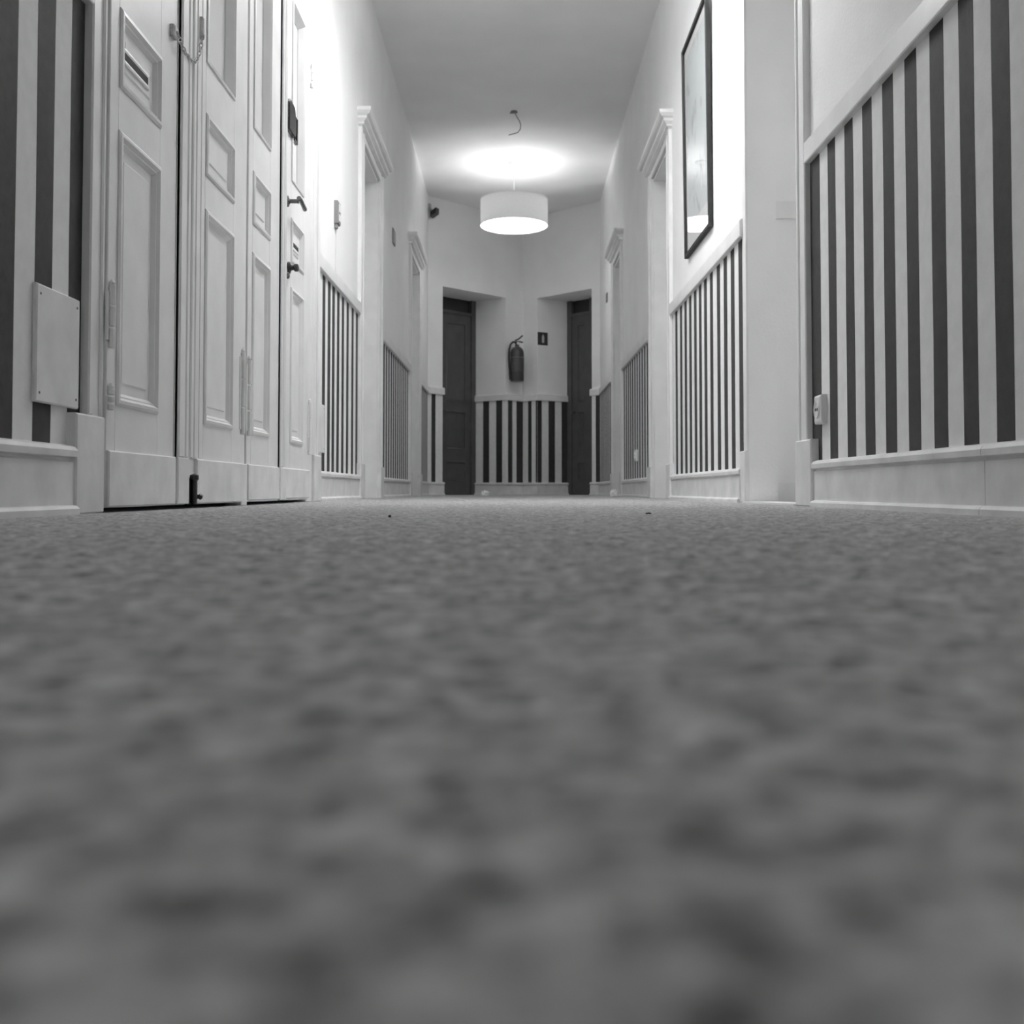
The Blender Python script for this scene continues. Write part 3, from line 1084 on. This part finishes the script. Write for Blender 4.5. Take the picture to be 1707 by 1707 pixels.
# ------------------------------------------------------------------ fire extinguisher and its sign
ex, ey, ez = 0.046, 13.090, 1.415
r_ = root('fire_extinguisher', (ex, ey, ez), 'dark fire extinguisher with hose hanging on the central pier', 'extinguisher')
MB().lathe((ex, ey, ez), 'z', [(.070, 0), (.082, .004), (.085, .015), (.085, .35), (.083, .375), (.072, .405), (.050, .428), (.028, .440), (.028, .46)], 32).build('cylinder', M['extinguisher'], r_, smooth=True)
MB().lathe((ex, ey, ez + .12), 'z', [(.0858, 0), (.0858, .17)], 32, cap=False).build('label_band', M['ext_label'], r_, smooth=True)
MB().lathe((ex, ey, ez + .455), 'z', [(.024, 0), (.026, .01), (.022, .04), (.016, .055)], 18).build('valve', M['black'], r_, smooth=True)
m = MB()
m.tube([(ex - .03, ey - .005, ez + .515), (ex + .02, ey - .02, ez + .535), (ex + .07, ey - .04, ez + .575)], .009, 8)
m.tube([(ex - .01, ey - .01, ez + .500), (ex + .03, ey - .02, ez + .500), (ex + .07, ey - .04, ez + .490)], .009, 8)
m.build('handle', M['black'], r_, smooth=True)
MB().lathe((ex + .012, ey - .022, ez + .48), 'y', [(.016, -.012), (.016, .0), (.014, .004)], 14).build('gauge', M['metal'], r_, smooth=True)
m = MB()
hp = [(ex - .018, ey, ez + .49), (ex - .05, ey - .015, ez + .50), (ex - .082, ey - .03, ez + .465), (ex - .098, ey - .035, ez + .40), (ex - .103, ey - .035, ez + .30), (ex - .096, ey - .035, ez + .18), (ex - .088, ey - .03, ez + .12)]
m.tube(hp, .0125, 10)
m.build('hose', M['black'], r_, smooth=True)
MB().lathe((ex - .088, ey - .03, ez + .125), (0.03, 0, -1), [(.014, 0), (.017, .02), (.013, .07), (.016, .10)], 12).build('nozzle', M['black'], r_, smooth=True)
m = MB()
m.tube([(ex + .087 * math.cos(a), ey + .087 * math.sin(a), ez + .30) for a in np.linspace(0, 2 * math.pi, 28, endpoint=False)], .004, 6, closed=True)
m.box(FW, ex - .05, ex - .01, ey + .05, ey + .088, ez + .24, ez + .36)
m.build('bracket', M['metal'], r_)

fr, l = seg_frame(PD, PD2)
r_ = root('extinguisher_sign', fr.p(.075, 0, 1.89), 'square dark sign with a pale extinguisher symbol right of the fire extinguisher', 'sign')
MB().box(fr, .005, .155, 0, .006, 1.888, 2.050, .001).build('sign_plate', M['sign'], r_)
m = MB()
m.box(fr, .067, .099, .006, .0075, 1.918, 2.00, 0)
m.box(fr, .073, .093, .006, .0075, 2.00, 2.012, 0)
m.box(fr, .078, .088, .006, .0075, 2.012, 2.024, 0)
m.build('pictogram', M['sign_white'], r_)


# ------------------------------------------------------------------ scraps on the carpet
def crumple(name, x, y, sx, sy, sz, label, cat, mat, seed, group=None):
    rr = random.Random(seed)
    bm = bmesh.new()
    bmesh.ops.create_icosphere(bm, subdivisions=3, radius=1)
    for v in bm.verts:
        k = 0.72 + 0.5 * rr.random()
        v.co = (v.co.x * sx * k, v.co.y * sy * k, max(v.co.z, -.55) * sz * k)
    zmin = min(v.co.z for v in bm.verts)
    for v in bm.verts:
        v.co.z -= zmin
    me = bpy.data.meshes.new(name)
    bm.to_mesh(me)
    bm.free()
    me.materials.append(M[mat])
    o = bpy.data.objects.new(name, me)
    COL.objects.link(o)
    o.location = (x, y, 0.0)
    tag(o, label, cat, group)


crumple('paper_scrap', -.275, 10.2, .040, .03, .034, 'small white paper scrap on the carpet before the left dark recess', 'paper', 'scrap', 3)
crumple('paper_scrap', .905, 9.45, .034, .03, .038, 'white crumpled paper scrap on the carpet near the far right doorway', 'paper', 'scrap', 5)
crumple('paper_scrap', .955, 9.48, .020, .02, .012, 'tiny torn paper piece lying against the larger crumpled scrap on the right', 'paper', 'scrap', 8)
crumple('lint_speck', .303, 2.36, .006, .004, .0025, 'dark lint speck on the carpet in front of the right doorway', 'lint', 'lint', 9)
crumple('lint_speck', -.245, 2.08, .003, .003, .003, 'dark round lint crumb on the carpet in front of the left doorway', 'lint', 'lint', 10)
